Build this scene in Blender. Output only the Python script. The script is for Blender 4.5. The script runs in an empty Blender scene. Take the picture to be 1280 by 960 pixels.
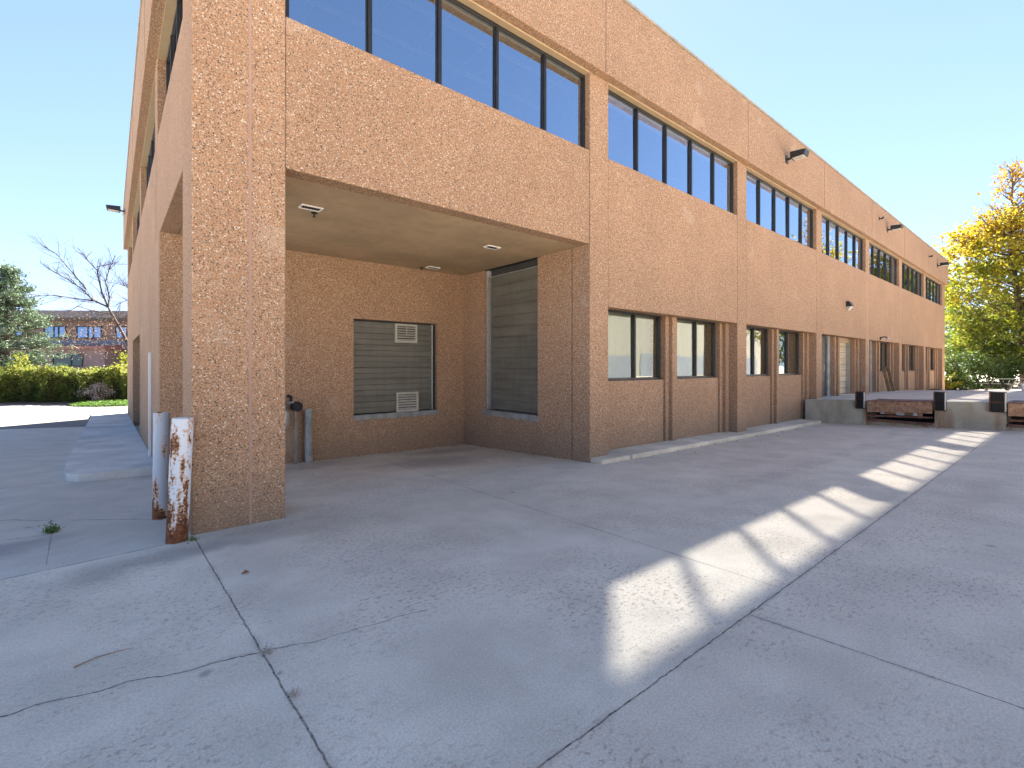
import bpy, bmesh, math, random
from mathutils import Vector, Matrix
R = math.radians
C = bpy.context.scene.collection
rng = random.Random(7)

# ------------------------------------------------------------------ basics
def link(o, parent=None):
    C.objects.link(o)
    if parent is not None: o.parent = parent
    return o
def tag(o, label=None, cat=None, group=None, kind=None):
    if label: o['label'] = label
    if cat: o['category'] = cat
    if group: o['group'] = group
    if kind: o['kind'] = kind
    return o
def empty(name, loc=(0,0,0), rz=0.0):
    o = bpy.data.objects.new(name, None); o.empty_display_size = .2
    o.location = loc; o.rotation_euler = (0,0,rz)
    return link(o)
class MB:
    """collects boxes, prisms and tubes into one mesh"""
    def __init__(s): s.v=[]; s.f=[]
    def add(s, vs, fs):
        n=len(s.v); s.v += [tuple(p) for p in vs]; s.f += [tuple(i+n for i in f) for f in fs]
        return s
    def box(s, x0,x1,y0,y1,z0,z1):
        if x0>x1: x0,x1=x1,x0
        if y0>y1: y0,y1=y1,y0
        if z0>z1: z0,z1=z1,z0
        return s.add([(x0,y0,z0),(x1,y0,z0),(x1,y1,z0),(x0,y1,z0),(x0,y0,z1),(x1,y0,z1),(x1,y1,z1),(x0,y1,z1)],
          [(3,2,1,0),(4,5,6,7),(0,1,5,4),(1,2,6,5),(2,3,7,6),(3,0,4,7)])
    def hexa(s, b, t):
        return s.add(list(b)+list(t), [(3,2,1,0),(4,5,6,7),(0,1,5,4),(1,2,6,5),(2,3,7,6),(3,0,4,7)])
    def tube(s, pts, rad, n=8, caps=True):
        pts=[Vector(p) for p in pts]
        if not isinstance(rad,(list,tuple)): rad=[rad]*len(pts)
        base=len(s.v); up=Vector((0,0,1))
        for i,p in enumerate(pts):
            d=(pts[min(i+1,len(pts)-1)]-pts[max(i-1,0)]).normalized()
            a=d.cross(up) if abs(d.dot(up))<.95 else d.cross(Vector((1,0,0)))
            a.normalize(); b=d.cross(a)
            for k in range(n):
                t=2*math.pi*k/n
                s.v.append(tuple(p+(a*math.cos(t)+b*math.sin(t))*rad[i]))
        for i in range(len(pts)-1):
            for k in range(n):
                k2=(k+1)%n
                s.f.append((base+i*n+k, base+i*n+k2, base+(i+1)*n+k2, base+(i+1)*n+k))
        if caps:
            s.f.append(tuple(base+k for k in reversed(range(n))))
            s.f.append(tuple(base+(len(pts)-1)*n+k for k in range(n)))
        return s
    def build(s, name, mat, parent=None, bevel=0, smooth=False, seg=2):
        me=bpy.data.meshes.new(name); me.from_pydata(s.v,[],s.f); me.update()
        bm=bmesh.new(); bm.from_mesh(me); bmesh.ops.recalc_face_normals(bm,faces=bm.faces); bm.to_mesh(me); bm.free()
        me.materials.append(mat)
        if smooth:
            for p in me.polygons: p.use_smooth=True
        o=bpy.data.objects.new(name,me); link(o,parent)
        if bevel:
            m=o.modifiers.new('bevel','BEVEL'); m.width=bevel; m.segments=seg; m.limit_method='ANGLE'; m.angle_limit=R(50)
        return o
def copy_tree(o, parent=None):
    c=o.copy(); link(c, parent)
    for ch in [x for x in bpy.data.objects if x.parent==o]: copy_tree(ch,c)
    return c

# ------------------------------------------------------------------ materials
class NT:
    def __init__(s, name):
        s.m=bpy.data.materials.new(name); s.m.use_nodes=True; s.t=s.m.node_tree; s.t.nodes.clear()
        s.out=s.n('ShaderNodeOutputMaterial')
        s.geo=None
    def n(s, typ, **kw):
        nd=s.t.nodes.new(typ)
        for k,v in kw.items(): setattr(nd,k,v)
        return nd
    def set(s, sock, v):
        if isinstance(v, bpy.types.NodeSocket): s.t.links.new(v,sock)
        elif isinstance(v,(tuple,list)) and len(v)==3 and sock.type=='RGBA': sock.default_value=(*v,1)
        else: sock.default_value=v
    def pos(s):
        if not s.geo: s.geo=s.n('ShaderNodeNewGeometry')
        return s.geo.outputs['Position']
    def math(s, op, a, b=None, c=None, clamp=False):
        nd=s.n('ShaderNodeMath', operation=op, use_clamp=clamp); s.set(nd.inputs[0],a)
        if b is not None: s.set(nd.inputs[1],b)
        if c is not None: s.set(nd.inputs[2],c)
        return nd.outputs[0]
    def vm(s, op, a, b=None, scale=None):
        nd=s.n('ShaderNodeVectorMath', operation=op); s.set(nd.inputs[0],a)
        if b is not None: s.set(nd.inputs[1],b)
        if scale is not None: s.set(nd.inputs['Scale'],scale)
        return nd.outputs['Value'] if op in('LENGTH','DOT_PRODUCT','DISTANCE') else nd.outputs[0]
    def noise(s, scale, vec=None, detail=4, rough=.55, dist=0):
        nd=s.n('ShaderNodeTexNoise'); nd.inputs['Scale'].default_value=scale; nd.inputs['Detail'].default_value=detail
        nd.inputs['Roughness'].default_value=rough; nd.inputs['Distortion'].default_value=dist
        s.set(nd.inputs['Vector'], vec if vec is not None else s.pos()); return nd.outputs['Fac']
    def voro(s, scale, vec=None, rand=1.0):
        nd=s.n('ShaderNodeTexVoronoi'); nd.inputs['Scale'].default_value=scale; nd.inputs['Randomness'].default_value=rand
        s.set(nd.inputs['Vector'], vec if vec is not None else s.pos()); return nd
    def ramp(s, fac, stops, interp='LINEAR'):
        nd=s.n('ShaderNodeValToRGB'); cr=nd.color_ramp; cr.interpolation=interp
        while len(cr.elements)<len(stops): cr.elements.new(1)
        for e,(p,c) in zip(cr.elements,stops): e.position=p; e.color=(*c,1) if len(c)==3 else c
        s.set(nd.inputs[0],fac); return nd.outputs[0]
    def mix(s, fac, a, b, blend='MIX'):
        nd=s.n('ShaderNodeMix', data_type='RGBA', blend_type=blend)
        s.set(nd.inputs[0],fac); s.set(nd.inputs[6],a); s.set(nd.inputs[7],b); return nd.outputs[2]
    def rng(s, v, a,b, c=0.0,d=1.0, smooth=True):
        nd=s.n('ShaderNodeMapRange'); nd.interpolation_type='SMOOTHSTEP' if smooth else 'LINEAR'
        s.set(nd.inputs[0],v)
        for i,x in enumerate((a,b,c,d)): nd.inputs[i+1].default_value=x
        return nd.outputs[0]
    def sep(s, v):
        nd=s.n('ShaderNodeSeparateXYZ'); s.set(nd.inputs[0],v); return nd.outputs
    def scalev(s, sx,sy,sz, vec=None): return s.vm('MULTIPLY', vec if vec is not None else s.pos(), (sx,sy,sz))
    def bump(s, h, strength=.5, dist=.01, normal=None):
        nd=s.n('ShaderNodeBump'); nd.inputs['Strength'].default_value=strength; nd.inputs['Distance'].default_value=dist
        s.set(nd.inputs['Height'],h)
        if normal is not None: s.set(nd.inputs['Normal'],normal)
        return nd.outputs[0]
    def pbsdf(s, color, rough=.7, metal=0.0, spec=.3, normal=None):
        nd=s.n('ShaderNodeBsdfPrincipled'); s.set(nd.inputs['Base Color'],color); s.set(nd.inputs['Roughness'],rough)
        s.set(nd.inputs['Metallic'],metal); nd.inputs['Specular IOR Level'].default_value=spec
        if normal is not None: s.set(nd.inputs['Normal'],normal)
        return nd.outputs[0]
    def done(s, sh): s.t.links.new(sh, s.out.inputs[0]); return s.m

def aggregate(name, dark=.80, scale=70):
    n=NT(name)
    warp=n.n('ShaderNodeTexNoise'); warp.inputs['Scale'].default_value=30; n.set(warp.inputs['Vector'],n.pos())
    p=n.vm('ADD', n.pos(), n.vm('SCALE', warp.outputs['Color'], scale=.012))
    v=n.voro(scale,p); v2=n.voro(scale*2.1,p)
    d=dark
    d=dark
    d=dark
    d=dark
    pal=lambda k:[(0,(.06*k,.055*k,.05*k)),(.05,(.16*k,.105*k,.075*k)),(.14,(.31*k,.18*k,.105*k)),(.27,(.43*k,.26*k,.15*k)),(.50,(.50*k,.285*k,.165*k)),
                  (.64,(.55*k,.35*k,.22*k)),(.77,(.46*k,.22*k,.11*k)),(.88,(.62*k,.47*k,.34*k)),(.955,(.76*k,.68*k,.57*k))]
    c1=n.ramp(n.sep(v.outputs['Color'])[0], pal(d),'CONSTANT')
    c2=n.ramp(n.sep(v2.outputs['Color'])[1], pal(d),'CONSTANT')
    edge=n.rng(v.outputs['Distance'],.38,.62)
    col=n.mix(edge,c1,c2)
    matrix=n.rng(v.outputs['Distance'],.52,.75)
    col=n.mix(n.math('MULTIPLY',matrix,.6),col,(.405*d,.272*d,.178*d))
    big=n.noise(.7,detail=5); streak=n.noise(1.0,n.scalev(2.5,2.5,.25),detail=4)
    tone=n.math('ADD', n.rng(big,.3,.7,.95,1.05), n.rng(streak,.3,.7,-.02,.02))
    oi=n.n('ShaderNodeObjectInfo'); tone=n.math('ADD',tone,n.rng(oi.outputs['Random'],0,1,-.05,.05,False))
    col=n.mix(1.0,col,tone,'MULTIPLY')
    z=n.sep(n.pos())[2]; gr_=n.math('MULTIPLY',n.rng(n.math('ADD',z,n.math('MULTIPLY',n.noise(2.2,detail=6),-.9)),-.45,.35,1,0),.5)
    col=n.mix(gr_,col,(.20,.155,.115))
    rain=n.math('MULTIPLY',n.rng(n.noise(1.0,n.scalev(3.5,3.5,.12),detail=5),.56,.74),n.math('MULTIPLY',n.rng(n.noise(.5,detail=3),.45,.6),.16))
    col=n.mix(rain,col,(.22,.17,.13))
    pt_=n.math('MULTIPLY',n.rng(n.noise(.9,n.vm('ADD',n.pos(),(7,3,1)),detail=3),.64,.70),.22)
    col=n.mix(pt_,col,(.50,.40,.31))
    h=n.math('SUBTRACT',1.0,v.outputs['Distance'])
    h2=n.math('MULTIPLY',n.math('SUBTRACT',1.0,v2.outputs['Distance']),.4)
    nb=n.bump(n.math('ADD',h,h2),.55,.012)
    return n.done(n.pbsdf(col,.82,0,.25,nb))

def plain(name, col, rough=.6, metal=0.0, var=.12, nscale=6, bump=0.0, spec=.3):
    n=NT(name)
    a=n.noise(nscale,detail=5); b=n.noise(nscale*9,detail=3)
    t=n.math('ADD', n.rng(a,.3,.7,1-var,1+var), n.rng(b,.3,.7,-var*.4,var*.4))
    c=n.mix(1.0,col,t,'MULTIPLY')
    nb=n.bump(b,bump,.004) if bump else None
    return n.done(n.pbsdf(c,n.rng(a,.3,.7,max(.02,rough-.08),min(1,rough+.08)),metal,spec,nb))

M={}
M['agg']=aggregate('exposed_aggregate')
M['beige']=plain('beige_metal',(.38,.285,.18),.55,var=.06)
M['soffit']=plain('stucco_soffit',(.42,.31,.195),.9,var=.13,nscale=.9,bump=.3)
M['frame']=plain('dark_bronze_frame',(.016,.016,.017),.4,spec=.45)
M['black']=plain('black_rubber',(.018,.018,.019),.75,var=.35,nscale=14,bump=.4)
M['dkjoint']=plain('dark_joint_sealant',(.10,.065,.05),.9)  # dark filler colour of the panel and slat joints
M['pinkseal']=plain('pinkish_sealant',(.33,.215,.165),.8,var=.05)
M['cope']=plain('coping_metal',(.30,.27,.22),.5)
M['dark']=plain('dark_interior',(.05,.05,.052),.9)
M['inwall']=plain('interior_wall',(.35,.35,.35),.9)
M['light_grey']=plain('grey_painted_steel',(.42,.44,.45),.5)
M['sill']=plain('worn_sill_steel',(.24,.245,.24),.55,var=.2)
M['white']=plain('white_painted_metal',(.74,.74,.73),.45,var=.06)
M['galv']=plain('galvanised_steel',(.42,.43,.43),.45,.6)
M['steelgrey']=plain('weathered_grey_pipe',(.26,.265,.26),.6,var=.25,nscale=5)
M['lens']=plain('frosted_lens',(.42,.41,.37),.3)
M['wood']=plain('weathered_board',(.24,.17,.10),.85,var=.25,nscale=8)
M['bark']=plain('bark',(.12,.095,.075),.95,var=.3,nscale=9,bump=.6)
M['barklight']=plain('bare_bark',(.075,.055,.05),.95,var=.3,nscale=5)
M['soil']=plain('mulch_soil',(.10,.07,.05),1,var=.35,nscale=12,bump=.8)

def door_mat(name,col,period,zoff=0.0):
    n=NT(name); z=n.sep(n.pos())[2]
    s=n.math('FRACT',n.math('DIVIDE',n.math('ADD',z,zoff),period))
    a=n.noise(1.5,n.scalev(.6,.6,5),detail=5); dirt=n.noise(3,n.scalev(3,3,.5),detail=4)
    c=n.mix(1.0,col,n.math('ADD',n.rng(a,.3,.7,.84,1.14),n.rng(dirt,.35,.7,.05,-.08)),'MULTIPLY')
    return n.done(n.pbsdf(c,.5,0,.35))
M['door']=door_mat('grey_painted_door',(.125,.12,.10),.25)
M['doorbeige']=door_mat('beige_painted_door',(.52,.44,.31),.3)
M['louvre']=plain('louvre_metal',(.40,.385,.33),.45,var=.1)

def glass(name, refl=.4, tint=(.62,.68,.72), rcol=(.9,.95,1)):
    n=NT(name)
    lw=n.n('ShaderNodeLayerWeight'); lw.inputs['Blend'].default_value=.5
    wob=n.bump(n.noise(1.6,detail=1),.04,.02)
    g=n.n('ShaderNodeBsdfGlossy'); n.set(g.inputs['Color'],rcol); g.inputs['Roughness'].default_value=0.0; n.set(g.inputs['Normal'],wob)
    t=n.n('ShaderNodeBsdfTransparent'); n.set(t.inputs['Color'],tint)
    f=n.math('ADD',refl,n.math('MULTIPLY',n.math('POWER',lw.outputs['Facing'],3.0),1-refl),clamp=True)
    mx=n.n('ShaderNodeMixShader'); n.set(mx.inputs[0],f); n.t.links.new(t.outputs[0],mx.inputs[1]); n.t.links.new(g.outputs[0],mx.inputs[2])
    return n.done(mx.outputs[0])
M['glass']=glass('reflective_upper_glass',.56,(.30,.31,.32),(.74,.87,1.0))
M['glasslow']=glass('lower_window_glass',.13,(.80,.84,.78),(.9,.95,.92))
M['glassfar']=glass('neighbour_glass',.45,(.06,.08,.10),(.40,.55,.80))

M['glassdark']=glass('neighbour_hedge_reflection_glass',.12,(.06,.08,.10),(.5,.6,.6))  # darker copy of the neighbour glass, its tint stands in for mirrored hedges
def rust_paint(name, paint, amount=.5, base_z=.1, side=True):
    n=NT(name); P=n.pos(); z=n.sep(P)[2]
    st=n.noise(9,n.scalev(1,1,.28),detail=6,rough=.6); fine=n.noise(45,detail=4)
    f=n.math('ADD',st,n.math('MULTIPLY',n.math('SUBTRACT',fine,.5),.35))
    f=n.math('ADD',f,n.rng(z,base_z+.02,base_z+.40,.33,0))
    m=n.rng(f,amount,amount+.035)
    rc=n.ramp(n.noise(26,detail=5),[(.25,(.045,.019,.012)),(.5,(.145,.056,.026)),(.72,(.27,.115,.05))])
    halo=n.mix(n.rng(f,amount-.07,amount),paint,(.50,.33,.22))
    c=n.mix(m,halo,rc)
    nb=n.bump(n.math('SUBTRACT',n.math('MULTIPLY',fine,.4),m),.5,.004)
    return n.done(n.pbsdf(c,n.rng(m,0,1,.5,.9),0,.3,nb))
M['bol_white']=rust_paint('peeling_white_paint',(.62,.66,.71),.56,.1)
M['bol_blue']=rust_paint('faded_blue_paint',(.42,.48,.56),.585,-.1)
def rusty(name,c0,c1,c2,sc=7):
    n=NT(name); a=n.noise(sc,detail=7,rough=.65); b=n.noise(40,detail=3)
    c=n.ramp(a,[(.25,c0),(.5,c1),(.72,c2)])
    return n.done(n.pbsdf(c,.85,0,.25,n.bump(b,.4,.004)))
M['rust']=rusty('rusty_lip_plate',(.10,.055,.035),(.27,.16,.10),(.40,.26,.17),9)
M['rustdark']=rusty('rusty_frame',(.05,.03,.025),(.14,.07,.05),(.25,.13,.09),8)
M['deckplate']=rusty('deck_plate',(.12,.065,.055),(.19,.105,.09),(.26,.16,.14),3)

def concrete(name,col,dirt=(.3,.27,.22),amt=.5):
    n=NT(name); a=n.noise(1.2,detail=7,rough=.62); b=n.noise(2.5,n.scalev(1,1,.3),detail=6); f=n.noise(60,detail=3)
    c=n.mix(1.0,col,n.rng(a,.25,.75,.76,1.18),'MULTIPLY')
    c=n.mix(n.math('MULTIPLY',n.rng(b,.48,.68),amt),c,dirt)
    c=n.mix(1.0,c,n.rng(f,.3,.7,.9,1.08),'MULTIPLY')
    return n.done(n.pbsdf(c,.88,0,.25,n.bump(f,.3,.004)))
def dock_face():
    n=NT('stained_dock_concrete'); P_=n.pos(); a=n.noise(1.1,detail=7,rough=.62); b=n.noise(3.2,n.scalev(1,1,.22),detail=6); f=n.noise(60,detail=3)
    c=n.mix(1.0,(.37,.35,.285),n.rng(a,.25,.75,.74,1.2),'MULTIPLY')
    c=n.mix(n.math('MULTIPLY',n.rng(b,.46,.66),.6),c,(.26,.22,.155))
    Y=n.sep(P_)[1]; z=n.sep(P_)[2]
    for yc,w_,am in ((2.30,.30,.7),(3.3,1.1,.6),(4.05,.16,.75),(1.18,.2,.85),(2.62,.2,.6)):
        d=n.math('ABSOLUTE',n.math('SUBTRACT',n.math('ADD',Y,n.math('MULTIPLY',n.math('SUBTRACT',n.noise(5),.5),.3)),yc))
        m=n.math('MULTIPLY',n.rng(d,w_*.3,w_,1,0),n.math('MULTIPLY',n.rng(n.math('ADD',z,n.math('MULTIPLY',a,.5)),.95,.55,0,1),n.rng(b,.34,.62,0,1)))
        c=n.mix(n.math('MULTIPLY',m,am),c,(.21,.10,.045))
    c=n.mix(1.0,c,n.rng(f,.3,.7,.9,1.08),'MULTIPLY')
    return n.done(n.pbsdf(c,.88,0,.25,n.bump(f,.3,.004)))
M['dockc']=dock_face()
M['docktop']=concrete('dock_top_concrete',(.62,.54,.45),(.48,.39,.31),.3)
M['kerb']=concrete('kerb_concrete',(.62,.545,.43),(.48,.38,.28),.4)
M['walk']=concrete('sidewalk_concrete',(.55,.55,.53),(.46,.44,.41),.3)

# ------------------------------------------------------------------ ground height
def G(x,y):
    gx=.115 if x<1 else .115-.0125*(x-1) if x<17 else -.085+.037*(x-17) if x<22 else .1
    if y<-3: gy=.045*8.5
    elif y<5.5: gy=.045*(5.5-y)
    elif y<9.4: gy=-.04*(y-5.5)
    elif y<30: gy=-.156-.025*(y-9.4)
    else: gy=-.156-.025*20.6
    return gx+gy

def ground_mat():
    n=NT('driveway_concrete'); P=n.pos(); xyz=n.sep(P); X,Y=xyz[0],xyz[1]
    flat=n.n('ShaderNodeCombineXYZ'); n.set(flat.inputs[0],X); n.set(flat.inputs[1],Y); P2=flat.outputs[0]
    def wob(scale,amt,det=4):
        w=n.n('ShaderNodeTexNoise'); w.inputs['Scale'].default_value=scale; w.inputs['Detail'].default_value=det; n.set(w.inputs['Vector'],P2)
        return n.vm('ADD',P2,n.vm('SCALE',n.vm('SUBTRACT',w.outputs['Color'],(.5,.5,0)),scale=amt))
    def flatz(v):
        return n.vm('MULTIPLY',v,(1,1,0))
    pj=flatz(wob(14,.018)); pc=flatz(wob(4,.16,6))
    def seg(p,a,b,w):
        a=Vector((*a,0)); b=Vector((*b,0)); ab=b-a
        ap=n.vm('SUBTRACT',p,tuple(a)); t=n.math('DIVIDE',n.vm('DOT_PRODUCT',ap,tuple(ab)),ab.length_squared,clamp=True)
        t=n.math('MINIMUM',n.math('MAXIMUM',t,0.0),1.0)
        pr=n.n('ShaderNodeVectorMath',operation='SCALE'); pr.inputs[0].default_value=tuple(ab); n.set(pr.inputs['Scale'],t)
        return n.math('DIVIDE',n.vm('LENGTH',n.vm('SUBTRACT',ap,pr.outputs[0])),w)
    joints=[((.61,5.4),(.62,-3),0.0058),((3.97,8.6),(3.40,1.27),0.0031),((-8,1.25),(1,1.25),0.0007),((.62,1.25),(17.2,1.27),0.0051),
            ((2.88,1.24),(2.92,-4),0.0048),((8.5,5.2),(8.45,1.27),0.0034),((12.9,5.2),(12.9,1.27),0.0034),((8.4,1.27),(8.4,-4),0.0041),
            ((.57,5.36),(-7,4.75),0.0054),((.61,9.8),(.6,6.4),0.0041),((-.40,5.45),(-.46,6.9),.002)]
    cracks=[((-4.5,3.32),(-.37,3.05),0.0044),((-.37,3.05),(.61,2.78),0.0054),((.61,2.78),(.9,2.68),0.0034),((.9,2.68),(1.5,2.6),0.0027),((-2.2,8.3),(-.94,7.76),0.0044),((-.94,7.76),(-.5,7.3),0.0044),((-.5,7.3),(-.47,6.75),0.0044),
            ((-.5,7.3),(-.1,6.95),0.0034),((-.1,6.95),(.42,6.4),0.0034),((-1.8,6.9),(-.47,6.6),0.0044),((-2.6,10.3),(-.47,10.2),0.0054),((-.47,10.2),(.5,9.7),0.0041),
            ((-8,21),(-.7,24.6),0.0136),((-6,17),(-1,19),0.0044)]
    dj=None
    for a,b,w in joints:
        d=seg(pj,a,b,w); dj=d if dj is None else n.math('MINIMUM',dj,d)
    dc=None
    for a,b,w in cracks:
        d=seg(pc,a,b,w); dc=d if dc is None else n.math('MINIMUM',dc,d)
    bits=n.noise(38,P2,detail=2)
    jm=n.rng(dj,.45,1.15,1,0); cm=n.math('MULTIPLY',n.rng(dc,.3,1.2,1,0),n.rng(bits,.3,.5,.55,1))
    halo=n.math('MULTIPLY',n.rng(n.math('MINIMUM',dj,dc),1,7,1,0),n.rng(n.noise(3,P2),.42,.62))
    # base tones
    big=n.noise(.35,P2,detail=5); mid=n.noise(1.8,P2,detail=6,rough=.6); fine=n.noise(90,P2,detail=3)
    c=n.mix(n.rng(big,.3,.7),(.55,.505,.42),(.62,.57,.475))
    right=n.rng(n.math('ADD',X,n.math('MULTIPLY',Y,-.6)),1.0,7.0)
    c=n.mix(n.math('MULTIPLY',right,.6),c,(.66,.565,.45))
    slabr=n.math('LESS_THAN',Y,1.26)
    c=n.mix(n.math('MULTIPLY',slabr,.35),c,(.59,.50,.40))
    left=n.math('MULTIPLY',n.math('LESS_THAN',X,.61),n.math('GREATER_THAN',n.math('ADD',Y,n.math('MULTIPLY',X,-.085)),5.31))
    c=n.mix(n.math('MULTIPLY',left,.6),c,(.43,.425,.39))
    road=n.math('MULTIPLY',n.math('LESS_THAN',X,-.6),n.rng(n.math('ADD',Y,n.math('MULTIPLY',X,.55)),21.6,21.8))
    road=n.math('MAXIMUM',road,n.math('GREATER_THAN',Y,31.0))
    c=n.mix(road,c,(.145,.14,.13))
    c=n.mix(1.0,c,n.rng(mid,.25,.75,.86,1.12),'MULTIPLY')
    # eroded flecks where the cement skin has worn off
    fl=n.noise(30,n.scalev(.85,1.15,1,P2),detail=7,rough=.72)
    zone=n.rng(n.noise(.8,P2,detail=3),.36,.60)
    zr=n.math('MULTIPLY',zone,n.math('SUBTRACT',1.0,n.math('MULTIPLY',left,.8)))
    flm=n.math('MULTIPLY',n.rng(fl,.53,.60),zr)
    c=n.mix(n.math('MULTIPLY',flm,.78),c,(.34,.265,.21))
    peb=n.voro(70,P2); pm=n.rng(peb.outputs['Distance'],.05,.16,1,0)
    psel=n.math('GREATER_THAN',n.sep(peb.outputs['Color'])[0],.86)
    c=n.mix(n.math('MULTIPLY',n.math('MULTIPLY',pm,psel),.6),c,(.17,.14,.12))
    st=n.noise(.9,P2,detail=6,rough=.65)
    stain=n.math('MULTIPLY',n.rng(st,.56,.70),.35); c=n.mix(stain,c,(.25,.225,.20))
    # soft darker patches: by the bollards, in the porch
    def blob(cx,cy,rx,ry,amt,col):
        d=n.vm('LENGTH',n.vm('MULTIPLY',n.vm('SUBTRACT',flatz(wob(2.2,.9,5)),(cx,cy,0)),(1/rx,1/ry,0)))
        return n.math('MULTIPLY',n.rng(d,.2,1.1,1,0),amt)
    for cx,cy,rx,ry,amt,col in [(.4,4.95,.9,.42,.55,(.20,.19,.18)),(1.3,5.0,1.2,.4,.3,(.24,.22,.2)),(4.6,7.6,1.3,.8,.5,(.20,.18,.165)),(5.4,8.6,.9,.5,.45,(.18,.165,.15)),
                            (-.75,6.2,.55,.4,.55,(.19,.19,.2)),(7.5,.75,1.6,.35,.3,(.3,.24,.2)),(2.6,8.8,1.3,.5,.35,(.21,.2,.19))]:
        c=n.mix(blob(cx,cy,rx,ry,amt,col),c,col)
    # oil drips and faint tyre tracks running to the dock
    drip=n.voro(2.1,flatz(wob(6,.08,3))); dm=n.math('MULTIPLY',n.rng(drip.outputs['Distance'],.03,.11,1,0),n.math('GREATER_THAN',n.sep(drip.outputs['Color'])[1],.80))
    c=n.mix(n.math('MULTIPLY',dm,.55),c,(.16,.145,.13))
    for y0 in (.15,1.95,3.3):
        tm=n.math('ABSOLUTE',n.math('SUBTRACT',n.math('ADD',Y,n.math('MULTIPLY',n.math('SINE',n.math('MULTIPLY',X,.16)),.5)),y0))
        c=n.mix(n.math('MULTIPLY',n.math('MULTIPLY',n.rng(tm,.06,.22,1,0),n.rng(n.noise(1.3,P2,detail=4),.40,.62)),n.math('MULTIPLY',n.rng(X,1.5,5),.22)),c,(.24,.215,.19))
    grit=n.noise(150,P2,detail=2); c=n.mix(n.math('MULTIPLY',n.rng(grit,.60,.70),.35),c,(.24,.205,.175))
    c=n.mix(1.0,c,n.rng(fine,.3,.7,.87,1.10),'MULTIPLY')
    c=n.mix(n.math('MULTIPLY',halo,.3),c,(.2,.17,.14))
    c=n.mix(n.math('MAXIMUM',n.math('MULTIPLY',jm,n.rng(bits,.3,.6,1,.55)),cm),c,(.075,.064,.055))
    h=n.math('SUBTRACT',n.math('ADD',n.math('MULTIPLY',fine,.12),n.math('MULTIPLY',flm,-.25)),n.math('MAXIMUM',jm,cm))
    return n.done(n.pbsdf(c,n.rng(mid,.3,.7,.72,.9),0,.3,n.bump(h,.5,.006)))
M['ground']=ground_mat()

def sheet(name, xs, ys, zf, mat):
    vs=[(x,y,zf(x,y)) for y in ys for x in xs]; nx=len(xs)
    fs=[(j*nx+i,j*nx+i+1,(j+1)*nx+i+1,(j+1)*nx+i) for j in range(len(ys)-1) for i in range(nx-1)]
    me=bpy.data.meshes.new(name); me.from_pydata(vs,[],fs); me.materials.append(mat); me.update()
    return tag(link(bpy.data.objects.new(name,me)),kind='structure')
gr=sheet('ground',[-300,-60,-20,-8,-3,.6,1,4,8,12,17,22,30,60,400],[-300,-60,-20,-3,0,2,4,5.5,7,9.4,15,22,30,60,400],G,M['ground'])

# ------------------------------------------------------------------ foliage helpers
def leaf_mesh(name, pts, size, mat, parent, jitter=.5, aspect=.6, seed=1, normals=None, droop=0.0):
    r=random.Random(seed); vs=[]; fs=[]
    for i,p in enumerate(pts):
        s=size*(1-jitter*.5+jitter*r.random())
        d=Vector((r.gauss(0,1),r.gauss(0,1),r.gauss(0,1)-droop))
        if d.length<.01: d=Vector((1,0,0))
        d.normalize()
        q=d.cross(Vector((r.gauss(0,1),r.gauss(0,1),r.gauss(0,1))))
        if q.length<.01: q=d.cross(Vector((0,0,1)))
        q.normalize(); nn=d.cross(q)*s*.12
        p=Vector(p); b=len(vs)
        vs += [tuple(p-d*s*.5),tuple(p+q*s*.5*aspect+nn),tuple(p+d*s*.5),tuple(p-q*s*.5*aspect+nn)]
        fs.append((b,b+1,b+2,b+3))
    me=bpy.data.meshes.new(name); me.from_pydata(vs,[],fs); me.materials.append(mat); me.update()
    return link(bpy.data.objects.new(name,me),parent)

def leafmat(name, cols, trans=.45, clump=1.2, zgrad=None, leafscale=6, rough=.6):
    n=NT(name)
    a=n.noise(clump,detail=3); w=n.n('ShaderNodeTexWhiteNoise'); 
    v=n.voro(leafscale); 
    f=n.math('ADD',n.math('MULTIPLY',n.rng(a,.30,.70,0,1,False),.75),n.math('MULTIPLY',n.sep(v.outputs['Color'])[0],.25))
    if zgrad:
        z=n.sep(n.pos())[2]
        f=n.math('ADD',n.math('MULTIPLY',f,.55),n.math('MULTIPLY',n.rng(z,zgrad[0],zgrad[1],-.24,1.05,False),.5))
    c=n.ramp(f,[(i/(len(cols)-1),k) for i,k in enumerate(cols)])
    d=n.pbsdf(c,rough,0,.3)
    t=n.n('ShaderNodeBsdfTranslucent'); n.set(t.inputs[0],c)
    mx=n.n('ShaderNodeMixShader'); mx.inputs[0].default_value=trans
    n.t.links.new(d,mx.inputs[1]); n.t.links.new(t.outputs[0],mx.inputs[2])
    return n.done(mx.outputs[0])
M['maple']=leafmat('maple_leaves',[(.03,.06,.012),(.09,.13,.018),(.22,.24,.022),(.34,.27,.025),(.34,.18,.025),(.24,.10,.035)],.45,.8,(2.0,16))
M['shrub']=leafmat('shrub_leaves',[(.03,.055,.015),(.06,.10,.02),(.10,.15,.03)],.25,1.5)
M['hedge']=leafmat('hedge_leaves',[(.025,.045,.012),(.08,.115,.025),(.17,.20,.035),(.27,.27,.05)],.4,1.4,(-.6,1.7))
M['pine']=leafmat('pine_needles',[(.05,.085,.05),(.09,.14,.075),(.16,.21,.12)],.25,1.0)
M['yellowgreen']=leafmat('yellow_green_leaves',[(.10,.13,.015),(.20,.22,.02),(.28,.27,.03)],.4,1.2)
M['cover']=leafmat('ground_cover_leaves',[(.05,.11,.02),(.10,.19,.03),(.17,.26,.05)],.4,1.5)
M['weed']=leafmat('weed_leaves',[(.08,.15,.04),(.14,.23,.07)],.35,20)
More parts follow.
